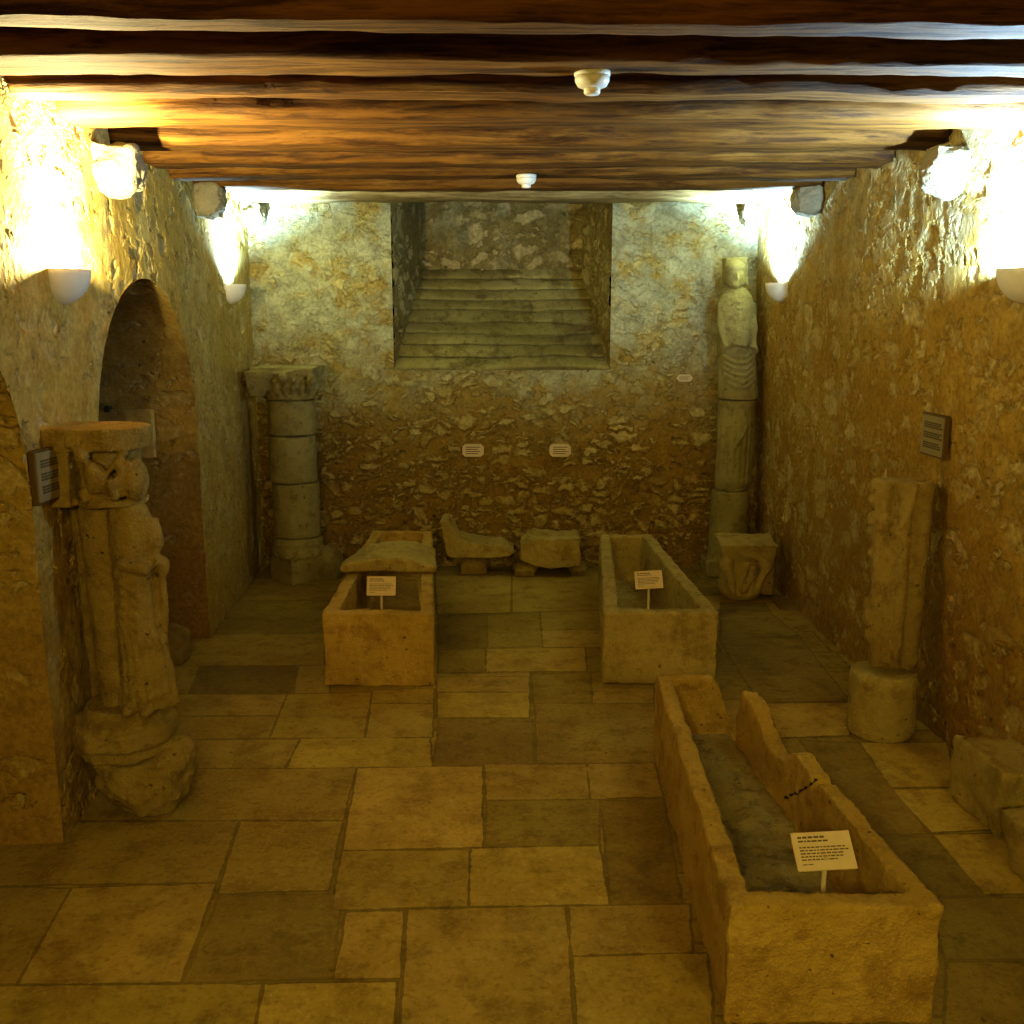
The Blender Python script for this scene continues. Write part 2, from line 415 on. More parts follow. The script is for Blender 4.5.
# floor
SLABS = [
 (((-1.74,2.71),(-0.76,2.72),(-0.73,2.47),(-1.86,2.47)),0.95),
 (((-0.76,2.72),(-0.35,2.73),(-0.33,2.47),(-0.73,2.47)),1.25),
 (((-0.36,3.11),(0.19,3.13),(0.18,2.47),(-0.32,2.47)),1.02),
 (((0.19,3.13),(0.62,3.14),(0.58,2.87),(0.19,2.85)),1.00),
 (((0.19,2.85),(0.63,2.87),(0.57,2.47),(0.18,2.47)),1.10),
 (((-2.18,3.24),(-1.57,3.24),(-1.51,2.71),(-2.04,2.71)),0.80),
 (((-1.57,3.24),(-1.06,3.27),(-1.01,2.72),(-1.51,2.71)),1.05),
 (((-1.03,3.19),(-0.60,3.20),(-0.55,2.74),(-1.01,2.72)),0.62),
 (((-0.57,3.09),(-0.37,3.10),(-0.34,2.74),(-0.55,2.74)),1.10),
 (((-2.30,3.70),(-1.10,3.72),(-1.06,3.27),(-2.22,3.24)),0.85),
 (((-1.10,3.72),(-0.68,3.72),(-0.65,3.22),(-1.04,3.20)),0.95),
 (((-0.65,3.49),(-0.16,3.50),(-0.15,3.12),(-0.62,3.10)),1.00),
 (((-0.16,3.51),(0.34,3.53),(0.34,3.13),(-0.15,3.12)),1.28),
 (((0.37,3.89),(0.64,3.91),(0.59,3.14),(0.34,3.13)),0.60),
 (((-2.03,4.19),(-0.70,4.20),(-0.68,3.72),(-2.07,3.72)),0.88),
 (((-0.70,4.20),(-0.13,4.22),(-0.11,3.51),(-0.65,3.49)),1.30),
 (((-0.13,4.24),(0.34,4.24),(0.33,3.90),(-0.11,3.89)),1.00),
 (((0.34,4.24),(0.65,4.25),(0.64,3.92),(0.33,3.90)),1.00),
 (((-0.11,3.89),(0.37,3.90),(0.34,3.53),(-0.10,3.51)),0.66),
 (((-1.64,4.50),(-1.02,4.51),(-1.02,4.19),(-1.63,4.19)),0.95),
 (((-1.02,4.52),(-0.39,4.53),(-0.36,4.21),(-1.02,4.19)),1.15),
 (((-0.37,4.76),(0.10,4.76),(0.10,4.23),(-0.36,4.22)),0.60),
 (((0.12,4.96),(0.75,4.96),(0.67,4.25),(0.11,4.24)),0.72),
 (((-1.81,5.09),(-1.21,5.09),(-1.19,4.80),(-1.74,4.79)),0.90),
 (((-1.74,4.79),(-1.19,4.79),(-1.17,4.52),(-1.69,4.50)),0.85),
 (((-1.21,5.09),(-0.76,5.12),(-0.71,4.52),(-1.17,4.52)),0.95),
 (((-0.74,4.96),(-0.41,4.96),(-0.38,4.53),(-0.71,4.52)),1.05),
 (((-0.76,5.15),(-0.42,5.18),(-0.41,4.96),(-0.74,4.96)),0.95),
 (((-0.41,5.12),(0.10,5.12),(0.09,4.77),(-0.38,4.77)),1.15),
 (((-0.43,5.36),(0.10,5.36),(0.10,5.12),(-0.41,5.12)),1.00),
 (((0.11,5.41),(0.45,5.43),(0.42,4.97),(0.11,4.96)),0.65),
 (((0.44,5.18),(0.78,5.18),(0.75,4.96),(0.42,4.96)),0.95),
 (((-2.11,5.54),(-1.82,5.54),(-1.74,5.09),(-2.00,5.09)),0.80),
 (((-1.81,5.53),(-1.24,5.54),(-1.18,5.10),(-1.74,5.09)),0.40),
 (((-1.24,5.54),(-1.06,5.54),(-0.98,5.10),(-1.18,5.10)),0.90),
 (((-0.16,5.84),(0.45,5.86),(0.43,5.44),(-0.15,5.43)),1.15),
 (((-0.45,5.81),(-0.16,5.84),(-0.15,5.43),(-0.42,5.41)),0.72),
 (((0.45,5.84),(0.57,5.84),(0.54,5.43),(0.43,5.43)),0.70),
 (((-2.31,6.10),(-1.20,6.14),(-1.09,5.54),(-2.16,5.53)),0.85),
 (((-0.50,6.53),(-0.17,6.53),(-0.15,5.84),(-0.45,5.81)),0.55),
 (((-0.17,6.53),(0.19,6.58),(0.19,5.88),(-0.15,5.84)),0.70),
 (((0.19,6.60),(0.63,6.65),(0.59,6.22),(0.19,6.20)),0.85),
 (((0.19,6.20),(0.59,6.22),(0.56,5.86),(0.19,5.86)),1.05),
 (((-2.16,6.90),(-1.30,6.90),(-1.21,6.14),(-2.05,6.10)),0.60),
 (((-2.09,7.45),(-1.32,7.45),(-1.29,6.90),(-2.05,6.90)),0.80),
 (((-0.62,7.75),(0.00,7.72),(-0.01,6.58),(-0.51,6.55)),0.95),
 (((0.00,7.72),(0.71,7.72),(0.63,6.65),(0.00,6.60)),0.85),
 (((1.33,4.96),(1.77,4.97),(1.64,4.55),(1.29,4.52)),1.25),
 (((1.66,4.47),(2.08,4.47),(1.92,4.01),(1.63,4.00)),1.20),
 (((1.63,3.99),(1.92,4.00),(1.92,3.64),(1.65,3.62)),1.30),
 (((1.65,3.61),(1.96,3.62),(1.91,3.19),(1.66,3.19)),1.15),
 (((1.38,4.50),(1.65,4.47),(1.64,3.61),(1.40,3.60)),0.60),
 (((1.41,3.59),(1.64,3.59),(1.67,3.18),(1.46,3.18)),0.55),
 (((1.30,6.00),(1.82,6.04),(1.79,5.00),(1.30,4.96)),0.65),
 (((1.43,6.60),(1.77,6.60),(1.83,6.08),(1.31,6.02)),0.60),
 (((1.48,6.84),(1.80,6.84),(1.78,6.62),(1.43,6.62)),0.45),
 (((1.46,3.17),(1.92,3.18),(1.92,2.83),(1.37,2.83)),0.60),
 (((1.37,2.82),(1.92,2.82),(1.82,2.47),(1.21,2.47)),0.70),
]
KL = 5.0
EXPO = 0.22
AMBER = (1, .76, .18)
FILL = [(-.6, -1.3, 2.5, -.2, 4.4, .1, AMBER, 205, 75), (1.6, -1.0, 2.5, .9, 3.4, .0, AMBER, 105, 75), (0, -1.2, 2.86, 0, 3, 2.80, (1, .48, .07), 70, 62)]
LOOK = 'Medium High Contrast'
bm = bmesh.new(); lay = bm.loops.layers.float_color.new('tint')
def paint(f, t):
    g = (t, t * random.uniform(.97, 1.03), t * random.uniform(.8, 1.0), 1)
    for l in f.loops: l[lay] = g
def poly(pts, z, t):
    f = bm.faces.new([bm.verts.new((x, y, z)) for x, y in pts])
    f.normal_update()
    if f.normal.z < 0: f.normal_flip()
    paint(f, t); return f
def ragged(q, grow, z, t, jit=.006):
    c = Vector((sum(p[0] for p in q) / 4, sum(p[1] for p in q) / 4)); pts = []
    for i in range(4):
        a, b = Vector(q[i]), Vector(q[(i + 1) % 4])
        nrm = Vector((b.y - a.y, a.x - b.x)).normalized()
        if nrm.dot((a + b) / 2 - c) < 0: nrm = -nrm
        n = max(2, round((b - a).length / .022))
        d = (b - a).normalized()
        for k in range(n):
            s = k / n; p = a.lerp(b, s)
            cc = (p - c); e = Vector((cc.x / max(1e-4, abs(cc.x)), cc.y / max(1e-4, abs(cc.y))))
            off = nrm * grow if k else e * grow
            w = .006 * noise.noise(Vector((p.x * 7, p.y * 7, 2))) + .004 * noise.noise(Vector((p.x * 29, p.y * 29, 7))) + jit * noise.noise(Vector((p.x * 55, p.y * 55, 11)))
            pts.append(tuple(p + off + (nrm * w if k else Vector((0, 0)))))
    return poly(pts, z, t)
poly([(-3, YF), (2.6, YF), (2.6, YB + .1), (-3, YB + .1)], -.008, .55)
y = YF; z = -.0060
while y < YB:                     # plain courses first, the measured slabs lie over them
    h = random.uniform(.34, .5); x = -3.0 + random.uniform(-.3, 0)
    while x < 2.5:
        w = random.uniform(.4, .85)
        ragged([(x, y), (x + w, y), (x + w, y + h), (x, y + h)], -.007, z, random.choice((.7, .78, .85, .9, 1.0, .74)))
        x += w
    y += h
for i, (q, t) in enumerate(SLABS):
    z = -.0045 + i * .00006
    t = t ** .72
    ragged(q, .005, z, .56, .002)
    ragged(q, -.0055, z + .0010, t, .004)
me = bpy.data.meshes.new('floor'); bm.to_mesh(me); bm.free()
struct(link('floor', me, M['floor']))

# ------------------------------------------------------------------ ceiling beams
def beam(lab, yl, yr, zb, top=ZC - .004):
    bm = bmesh.new(); ym = sum(yl + yr) / 4
    x0, x1 = lx(ym) + .0, rx(ym, 2.85) - .0
    n = 130; ks = 22; rings = []
    for i in range(n + 1):
        t = i / n; x = x0 + (x1 - x0) * t
        a = yl[0] + (yr[0] - yl[0]) * t; b = yl[1] + (yr[1] - yl[1]) * t
        sag = .014 * noise.noise(Vector((x * .9, ym * 3, 0)))
        loop = []
        for k in range(ks):
            u = k / ks * 4; s = int(u); f = u - s
            if s == 0: y_, z_ = a + (b - a) * f, 0
            elif s == 1: y_, z_ = b, f
            elif s == 2: y_, z_ = b + (a - b) * f, 1
            else: y_, z_ = a, 1 - f
            # eased arrises
            e = .022
            if z_ < .001 and abs(y_ - a) < .001: y_ += e; 
            if z_ < .001 and abs(y_ - b) < .001: y_ -= e
            zz = zb + sag + (top - zb - sag) * z_
            p = Vector((x * 2.2, y_ * 7, zz * 7))
            dy = .018 * noise.fractal(p, .9, 2, 4) * (1 if z_ < .95 else .2); dz = .010 * noise.fractal(p + Vector((5, 1, 2)), .9, 2, 4) * (1 if z_ < .5 else 0)
            loop.append(bm.verts.new((x, y_ + dy, zz + dz)))
        rings.append(loop)
    for q, w in zip(rings, rings[1:]):
        for k in range(ks): bm.faces.new((q[k], q[(k + 1) % ks], w[(k + 1) % ks], w[k]))
    bm.faces.new(rings[0]); bm.faces.new(rings[-1])
    o = obj('ceiling_beam', bm, M['wood_lit' if ym > 7 else 'wood'], None, True)  # farthest beam gets a paler wood, lamp light put into its colour
    tag(o, lab, 'beam', 'oak beams under the ceiling boards')
BEAMS = [
 ('orange-lit rough oak ceiling beam, the one nearest the viewer', (2.740, 2.900), (2.840, 3.040), 2.757),
 ('second nearest dark oak ceiling beam, with a waney lower edge', (3.122, 3.434), (3.311, 3.462), 2.757),
 ('third nearest oak ceiling beam, dark in front with a thin pale lower edge', (3.670, 3.831), (3.689, 3.850), 2.757),
 ('dark-fronted oak ceiling beam directly over the two nearest wall lamps', (4.125, 4.371), (4.106, 4.371), 2.757),
 ('brightly lit oak ceiling beam over the two nearer wall stones', (4.749, 4.985), (4.711, 4.976), 2.757),
 ('golden lit oak ceiling beam, fourth counted from the far wall', (5.279, 5.515), (5.260, 5.506), 2.757),
 ('oak ceiling beam with the small distant smoke detector beneath it', (5.752, 5.998), (5.771, 6.007), 2.757),
 ('oak ceiling beam just before the two far wall lamps', (6.300, 6.527), (6.319, 6.546), 2.757),
 ('oak ceiling beam coloured as lamp-lit, lying closest to the far wall', (7.420, 7.700), (7.440, 7.700), 2.81),
]
for b in BEAMS: beam(*b)

# ------------------------------------------------------------------ corbel stones
def corbel(lab, c, s, rot=0):
    bm = bmesh.new(); x, y, z = c; w, d, h = s
    ell(bm, (x, y, z), (w * .60, d * .60, h * .58), E3(8, 5, rot)); box(bm, (x, y, z + h * .12), (w * .92, d * .86, h * .76), E3(0, 6, rot)); box(bm, (x + (w * .2 if x < 0 else -w * .2), y, z - h * .12), (w * .55, d * .8, h * .6), E3(0, 12 if x < 0 else -12, rot))
    o = stone('corbel_stone', bm, M['corbel'], None, .010, .024, 5, .005, 6)
    tag(o, lab, 'corbel', 'stone corbels high on the walls')
corbel('rough pale corbel stone beside the warm yellow wall lamp', (lx(4.55) + .075, 4.60, 2.625), (.22, .22, .20))
corbel('small shaded corbel stone on the arcade wall, near its far lamp', (lx(6.4) + .05, 6.40, 2.68), (.19, .20, .20))
corbel('white-lit rough corbel stone on the rubble wall, by its near lamp', (rx(4.62, 2.6) - .05, 4.62, 2.62), (.20, .18, .21))
corbel('brown shaded corbel stone on the rubble wall, near its far lamp', (rx(6.45, 2.6) - .05, 6.45, 2.71), (.20, .20, .20))
corbel('pale corbel stone in the far corner above the capital column', (-1.955, 7.82, 2.735), (.17, .25, .18))
corbel('pale corbel stone in the far corner above the tall statue', (1.80, 7.82, 2.745), (.15, .25, .18))

# ------------------------------------------------------------------ wall lamps
def sconce(lab, x, y, z, sgn, col, watts):
    t = thing('wall_lamp', lab, 'lamp', (x, y, z), 'half-bowl wall lamps')
    bm = bmesh.new(); rr = .13; n, m = 20, 10; th = .006
    def prof(r):
        g = []
        for i in range(n + 1):
            a = -PI / 2 + PI * i / n; row = []
            for j in range(m + 1):
                e = PI / 2 * j / m
                row.append(bm.verts.new((sgn * r * math.cos(e) * math.cos(a) * .95, r * math.cos(e) * math.sin(a), -r * 1.05 * math.sin(e))))
            g.append(row)
        return g
    g1, g2 = prof(rr), prof(rr - th)
    for i in range(n):
        for j in range(m):
            bm.faces.new((g1[i][j], g1[i + 1][j], g1[i + 1][j + 1], g1[i][j + 1])); bm.faces.new((g2[i][j], g2[i][j + 1], g2[i + 1][j + 1], g2[i + 1][j]))
        bm.faces.new((g1[i][0], g2[i][0], g2[i + 1][0], g1[i + 1][0]))
    obj('bowl', bm, M['plaster'], t, True)
    bm = bmesh.new(); box(bm, (-sgn * .012, 0, -.05), (.05, .20, .10)); obj('back_plate', bm, M['plaster'], t)
    bm = bmesh.new(); tube(bm, [(sgn * .06, -.055, -.022), (sgn * .06, -.05, -.022), (sgn * .06, .05, -.022), (sgn * .06, .055, -.022)], [.008, .016, .016, .008], 12)
    obj('bulb', bm, m_emit('bulb_glow', col, 60), t, True)
    for kind, e, ht in (('SPOT', watts, -.005), ('POINT', watts * .22, .006))[:2 if y < 6 else 1]:
        l = bpy.data.lights.new('bulb_light', kind); l.energy = e; l.color = col; l.shadow_soft_size = .022
        lo = bpy.data.objects.new('bulb_light', l); COL.objects.link(lo); lo.location = (sgn * .068, 0, ht); lo.parent = t
        if kind == 'SPOT': l.spot_size = R(112 if y < 6 else 150); l.spot_blend = 1; lo.rotation_euler = Vector((-sgn * .34, 0, 1)).to_track_quat('-Z', 'Y').to_euler()
WARM = (1, .88, .46); COOL = (.46, .76, .95); WHITE = (.45, .72, 1.0)
K = KL
sconce('half-bowl wall lamp glowing warm yellow, beside the arched recess', lx(4.02) - .012, 4.02, 2.175, 1, WARM, 190 * K)
sconce('half-bowl wall lamp in the far corner above the capital column', lx(7.15) - .008, 7.15, 2.21, 1, COOL, 290 * K)
sconce('half-bowl wall lamp glaring white, nearer of two on the rubble wall', rx(4.05, 2.2) + .006, 4.05, 2.18, -1, WHITE, 230 * K)
sconce('half-bowl wall lamp beside the head of the tall statue', rx(7.2, 2.2) + .006, 7.2, 2.22, -1, COOL, 290 * K)
def lamp(x, y, z, col, w, r=.12):
    l = bpy.data.lights.new('room_lamp', 'POINT'); l.energy = w; l.color = col; l.shadow_soft_size = r
    lo = bpy.data.objects.new('room_lamp', l); COL.objects.link(lo); lo.location = (x, y, z)
AMB = (1, .62, .20)
def spot(x, y, z, tx, ty, tz, col, w, ang, r=.25):
    l = bpy.data.lights.new('fill_spot', 'SPOT'); l.energy = w; l.color = col; l.shadow_soft_size = r; l.spot_size = R(ang); l.spot_blend = .8
    lo = bpy.data.objects.new('fill_spot', l); COL.objects.link(lo); lo.location = (x, y, z)
    lo.rotation_euler = (Vector((tx, ty, tz)) - Vector((x, y, z))).to_track_quat('-Z', 'Y').to_euler()
for p in FILL: spot(*p)  # unseen fill spots behind the camera, added for warm light

# ------------------------------------------------------------------ smoke detectors
def detector(lab, x, y, z, r):
    t = thing('smoke_detector', lab, 'smoke detector', (x, y, z), 'smoke detectors under the beams')
    def lathe(name, pr):
        bm = bmesh.new(); seg = 28; rings = [[bm.verts.new((q * math.cos(2 * PI * k / seg), q * math.sin(2 * PI * k / seg), h)) for k in range(seg)] for q, h in pr]
        for a, b in zip(rings, rings[1:]):
            for k in range(seg): bm.faces.new((a[k], a[(k + 1) % seg], b[(k + 1) % seg], b[k]))
        bm.faces.new(rings[0]); bm.faces.new(rings[-1]); return obj(name, bm, M['white'], t, True)
    lathe('mounting_base', [(r, 0), (r, -.012), (r * .97, -.016)])
    lathe('housing', [(r * .96, -.016), (r * .95, -.03), (r * .8, -.045), (r * .5, -.052)])
    lathe('sensor_cap', [(r * .45, -.05), (r * .45, -.066), (r * .38, -.07)])
detector('domed white smoke detector, larger of the two, under a dark near beam', .256, 3.40, 2.762, .058)
detector('tiny white smoke detector farther off under a lit beam', .079, 5.80, 2.762, .056)
# ------------------------------------------------------------------ sarcophagi
def wallprism(bm, a, b, th_in, prof, z0=0.0):
    "a side wall from a to b (outer foot points in plan), thickness vector th_in, prof = [(t, top z)]"
    a, b, w = Vector((*a, 0)), Vector((*b, 0)), Vector((*th_in, 0))
    for (t0, h0), (t1, h1) in zip(prof, prof[1:]):
        p, q = a.lerp(b, t0), a.lerp(b, t1)
        up = lambda v, h: Vector((v.x, v.y, h))
        hexa(bm, [up(p, z0), up(q, z0), up(q + w, z0), up(p + w, z0)], [up(p, h0), up(q, h1), up(q + w, h1), up(p + w, h0)])
def trough(bm, FL, FR, RR, RL, h, th, zf, sag=None, rprof=None, lprof=None, rearprof=None):
    wallprism(bm, FL, FR, (0, th * 1.05), [(0, h), (1, h)])
    wallprism(bm, RL, RR, (0, -th), rearprof or [(0, h), (1, h)])
    wallprism(bm, FL, RL, (th, 0), lprof or [(0, h), (1, h)])
    wallprism(bm, FR, RR, (-th, 0), rprof or [(0, h), (1, h)])
    hexa(bm, [(*p, 0) for p in (FL, FR, RR, RL)], [(*p, zf) for p in (FL, FR, RR, RL)])
# near one, broken on its far side
t = thing('sarcophagus', 'large ochre stone sarcophagus with a broken and repaired side, nearest the viewer', 'sarcophagus', (.93, 3.4, 0), 'open stone sarcophagi')
FL, FR, RR, RL = (.610, 2.535), (1.21, 2.535), (1.068, 4.40), (.662, 4.38)
bm = bmesh.new()
trough(bm, FL, FR, RR, RL, .375, .068, .10,
       rprof=[(0, .375), (.30, .375), (.405, .372), (.425, .33), (.47, .25), (.60, .20), (.72, .17), (.80, .15), (.90, .10), (1, .10)],
       lprof=[(0, .375), (.3, .37), (.5, .378), (1, .375)],
       rearprof=[(0, .375), (.62, .372), (.70, .33), (.78, .22), (.88, .13), (1, .12)])
keep(stone('trough', bm, M['sarc'], None, .009, .009, 7, .004, 1), t)
bm = bmesh.new()
wallprism(bm, FR, RR, (-.07, 0), [(.43, .34), (.445, .37), (.53, .38), (.555, .36), (.58, .30), (.66, .275), (.72, .29), (.76, .33), (.80, .36), (.88, .37), (.905, .33), (.915, .25)], .09)
keep(stone('repaired_side_fragment', bm, M['sarc'], None, .008, .010, 9, .004, 1), t)
bm = bmesh.new()
hexa(bm, [(.69, 2.62, .09), (1.125, 2.62, .09), (1.0, 4.30, .09), (.735, 4.30, .09)], [(.69, 2.62, .108), (1.125, 2.62, .108), (1.0, 4.30, .115), (.735, 4.30, .115)])
random.seed(3)
for _ in range(120):
    s = random.random(); y = 2.75 + s * 1.45; x = random.uniform(.74 + .02 * s, 1.06 - .1 * s)
    r = random.uniform(.015, .04); ell(bm, (x, y, .108), (r, r * 1.2, r * .35), None, 10)
f_ = keep(stone('floor_rubble', bm, M['earth'], None, .010, .010, 12, .003, 1), t); f_['label'] = 'grey crumbled bottom'
bm = bmesh.new()   # mortar seam of the repair
pv = None
for (tt, zz) in ((.405, .385), (.42, .362), (.44, .322), (.47, .287), (.495, .243), (.52, .222), (.545, .18), (.57, .158)):
    p = Vector((*FR, 0)).lerp(Vector((*RR, 0)), tt) + Vector((-.072, 0, zz))
    if pv: tube(bm, [pv, pv.lerp(p, .5) + Vector((0, .004, .003)), p], [.0025, .006, .002], 8)
    pv = p
s_ = keep(obj('mortar_seam', bm, M['iron'], None, True), t); s_['label'] = 'dark repair seam'
# far pair
t = thing('sarcophagus', 'ochre stone sarcophagus half covered by an arched lid fragment', 'sarcophagus', (-.78, 6.2, 0), 'open stone sarcophagi')
bm = bmesh.new(); trough(bm, (-1.03, 5.215), (-.425, 5.215), (-.60, 7.36), (-1.05, 7.36), .41, .075, .08)
keep(stone('trough', bm, M['sarc'], None, .0095, .008, 7, .004, 1), t)
t = thing('sarcophagus', 'empty ochre stone sarcophagus before the tall statue, its top fully open', 'sarcophagus', (.82, 6.2, 0), 'open stone sarcophagi')
bm = bmesh.new(); trough(bm, (.50, 5.235), (1.128, 5.235), (1.03, 7.22), (.648, 7.22), .41, .08, .08)
keep(stone('trough', bm, M['sarc2'], None, .0095, .008, 7, .004, 1), t)
# lid fragment
bm = bmesh.new(); sl = []
for y, x0, x1, k in ((6.05, -1.065, -.478, .85), (6.2, -1.07, -.485, 1.0), (6.40, -1.04, -.50, 1.0), (6.56, -1.0, -.52, .85)):
    pr = []
    for i in range(13):
        u = i / 12; pr.append((x0 + (x1 - x0) * u, y, .425 + .035 + .062 * k * (1 - abs(2 * u - 1) ** 2.2)))
    pr += [(x1, y, .424), (x0, y, .424)]; sl.append([bm.verts.new(p) for p in pr])
for a, b in zip(sl, sl[1:]):
    for i in range(15): bm.faces.new((a[i], a[(i + 1) % 15], b[(i + 1) % 15], b[i]))
bm.faces.new(sl[0]); bm.faces.new(sl[-1][::-1])
tag(stone('arched_slab', bm, M['sarc2'], None, .010, .014, 7, .005, 1), 'arched broken stone lid fragment lying across a sarcophagus', 'stone slab')

# ------------------------------------------------------------------ little text signs
def sign(lab, x, y, zc, zfoot, w, h, tilt, yaw=0, roll=0):
    t = thing('information_sign', lab, 'sign', (x, y, zfoot), 'small text signs standing in the sarcophagi')
    Mx = Matrix.Translation((0, 0, zc - zfoot)) @ (E3(0, 0, yaw) @ E3(-tilt, 0, 0) @ E3(0, roll, 0)).to_4x4()
    bm = bmesh.new(); box(bm, (0, 0, 0), (w, .006, h)); bmesh.ops.bevel(bm, geom=list(bm.edges), offset=.0015, segments=2, affect='EDGES'); bm.transform(Mx); obj('panel', bm, M['panel'], t)
    bm = bmesh.new(); rnd = random.Random(5)
    rows = [(.36, .55, 1.6), (.26, .62, 1.3), (.10, .92, 1), (.02, .95, 1), (-.06, .80, 1), (-.14, .86, 1), (-.22, .72, 1), (-.34, .22, .7)]
    for v, fill, k in rows:
        u = -.40
        while u < -.40 + .82 * fill:
            wl = rnd.uniform(.03, .09); box(bm, ((u + wl / 2) * w, -.0034, v * h), (wl * w, .0008, .030 * h * k)); u += wl + .018
    bm.transform(Mx); obj('printed_text', bm, M['ink'], t)
    bm = bmesh.new(); tp = zc - zfoot - h * .4 * math.cos(R(tilt)); fw = -h * .30 * math.sin(R(tilt)) + .008
    tube(bm, [(0, fw, 0), (0, fw, tp + .02)], .0075 * w / .17, 10); box(bm, (0, fw, .004), (.06, .06, .008)); obj('post', bm, M['post'], t, False)
sign('small white text sign standing inside the nearest sarcophagus', .963, 2.83, .375, .122, .185, .118, 47, 0, -3)
sign('small white text sign before the lid fragment', -.757, 5.60, .46, .085, .168, .112, 22, 0, 0)
sign('small white text sign in the fully open sarcophagus near the tall statue', .812, 5.75, .457, .085, .165, .108, 25, 0, -3)

# ------------------------------------------------------------------ statue column on the arcade pier
t = thing('statue_column', 'carved statue column with figured capital, standing against the arcade pier', 'statue', (-1.56, 3.82, .26))
bm = bmesh.new()
for z0, z1, w in ((.255, .31, .29), (.31, .39, .33), (.39, .43, .29)):
    n = 8
    q = [(-1.585 + .215 * w / .33 * math.cos(2 * PI * (k + .5) / n) * 1.0, 3.84 + .20 * w / .33 * math.sin(2 * PI * (k + .5) / n)) for k in range(n)]
    hexa(bm, [(a, b, z0) for a, b in q], [(a, b, z1) for a, b in q])
tube(bm, [(-1.57, 3.82, .41), (-1.57, 3.82, .47)], [.155, .145], 20)
keep(stone('base_slab', bm, M['statue'], None, .010, .010, 7, .003, 2), t)
bm = bmesh.new()
tube(bm, [(-1.575, 3.86, .42), (-1.60, 3.86, .9), (-1.615, 3.86, 1.32)], [.098, .092, .088], 24)
tube(bm, [(-1.69, 3.92, .45), (-1.70, 3.92, .9), (-1.72, 3.93, 1.30)], [.05, .05, .05], 16)
keep(stone('shaft', bm, M['statue'], None, .009, .006, 7, .002, 2), t)
bm = bmesh.new()    # the draped figure, worn and headless
bx, by = -1.475, 3.80
tube(bm, [(bx + .025, by, .46), (bx + .03, by, .60), (bx + .005, by, .8), (bx - .005, by, 1.0), (bx - .005, by, 1.12), (bx - .01, by, 1.22), (bx - .02, by, 1.29)],
     [(.105, .085), (.088, .08), (.075, .075), (.078, .078), (.085, .078), (.085, .07), (.06, .055)], 24)
for k, a in enumerate((-150, -128, -108, -90, -72, -52, -30, -8)):      # falling folds
    c, s = math.cos(R(a)), math.sin(R(a))
    tube(bm, [(bx + .02 + c * .105, by + s * .088, .47), (bx + .02 + c * .088, by + s * .082, .62), (bx + c * .074, by + s * .074, .82), (bx + c * .070, by + s * .070, 1.02 - .03 * (k % 3))],
         [.023, .019, .015, .008], 8)
for k in range(5):                                                     # drawn-across folds
    z = .98 - .045 * k
    tube(bm, [(bx - .07, by - .035, z + .05), (bx - .03, by - .075, z + .01), (bx + .02, by - .078, z - .035), (bx + .055, by - .055, z - .09)], [.009, .016, .016, .008], 8)
tube(bm, [(bx + .065, by, 1.22), (bx + .085, by - .01, 1.12), (bx + .09, by - .02, 1.055), (bx + .06, by - .06, 1.04), (bx + .0, by - .085, 1.06)], [.034, .033, .032, .028, .022], 14)   # bent arm
ell(bm, (bx - .015, by - .088, 1.065), (.025, .016, .02))
ell(bm, (bx + .11, by - .0, 1.035), (.028, .03, .045))
tube(bm, [(bx + .105, by, 1.0), (bx + .10, by, .85), (bx + .085, by, .7), (bx + .10, by, .52)], [.018, .02, .018, .02], 10)    # sleeve end hanging
for dx in (-.03, .045): ell(bm, (bx + dx, by - .085, .475), (.03, .055, .024))
keep(stone('draped_figure', bm, M['statue'], None, .0065, .007, 11, .002, 1), t)
bm = bmesh.new()   # capital
hexa(bm, [(-1.765, 3.72, 1.285), (-1.665, 3.70, 1.285), (-1.64, 3.98, 1.285), (-1.765, 3.98, 1.285)], [(-1.765, 3.72, 1.57), (-1.655, 3.70, 1.57), (-1.64, 3.98, 1.57), (-1.765, 3.98, 1.57)])
q = []
for k in range(9): a = -105 + 195 * k / 8; q.append((-1.545 + .155 * math.cos(R(a)), 3.83 + .15 * math.sin(R(a))))
q = [(-1.77, 3.69)] + q + [(-1.77, 3.99)]
hexa(bm, [(-1.57 + (a + 1.57) * .93, 3.83 + (b - 3.83) * .93, 1.50) for a, b in q], [(a, b, 1.585) for a, b in q])
tube(bm, [(-1.555, 3.85, 1.28), (-1.555, 3.85, 1.36), (-1.56, 3.85, 1.52)], [.105, .10, .125], 20)
tube(bm, [(-1.555, 3.83, 1.285), (-1.555, 3.83, 1.31)], [.135, .135], 20)
# carved figures: a seated body with head and raised arm, a rounded beast beside it
ell(bm, (-1.545, 3.73, 1.355), (.065, .045, .06)); tube(bm, [(-1.55, 3.72, 1.36), (-1.565, 3.70, 1.43), (-1.575, 3.695, 1.46)], [.05, .04, .022], 12)
ell(bm, (-1.60, 3.69, 1.487), (.030, .030, .030)); tube(bm, [(-1.565, 3.695, 1.43), (-1.52, 3.69, 1.41), (-1.475, 3.70, 1.46), (-1.45, 3.72, 1.50)], [.016, .016, .015, .014], 10)
tube(bm, [(-1.585, 3.70, 1.40), (-1.61, 3.70, 1.35), (-1.60, 3.70, 1.31)], [.02, .02, .018], 10); tube(bm, [(-1.52, 3.70, 1.35), (-1.50, 3.68, 1.39), (-1.485, 3.69, 1.32)], [.022, .022, .018], 10)
ell(bm, (-1.435, 3.76, 1.385), (.048, .07, .082)); tube(bm, [(-1.465, 3.72, 1.33), (-1.48, 3.70, 1.38), (-1.46, 3.70, 1.44), (-1.43, 3.71, 1.46)], [.014, .016, .016, .012], 10)
for k in range(3): ell(bm, (-1.645 + .02 * k, 3.685, 1.535 - .012 * (k % 2)), (.008, .012, .022))
keep(stone('carved_capital', bm, M['statue'], None, .0065, .005, 11, .002, 1), t)
bm = bmesh.new()   # rough block beneath
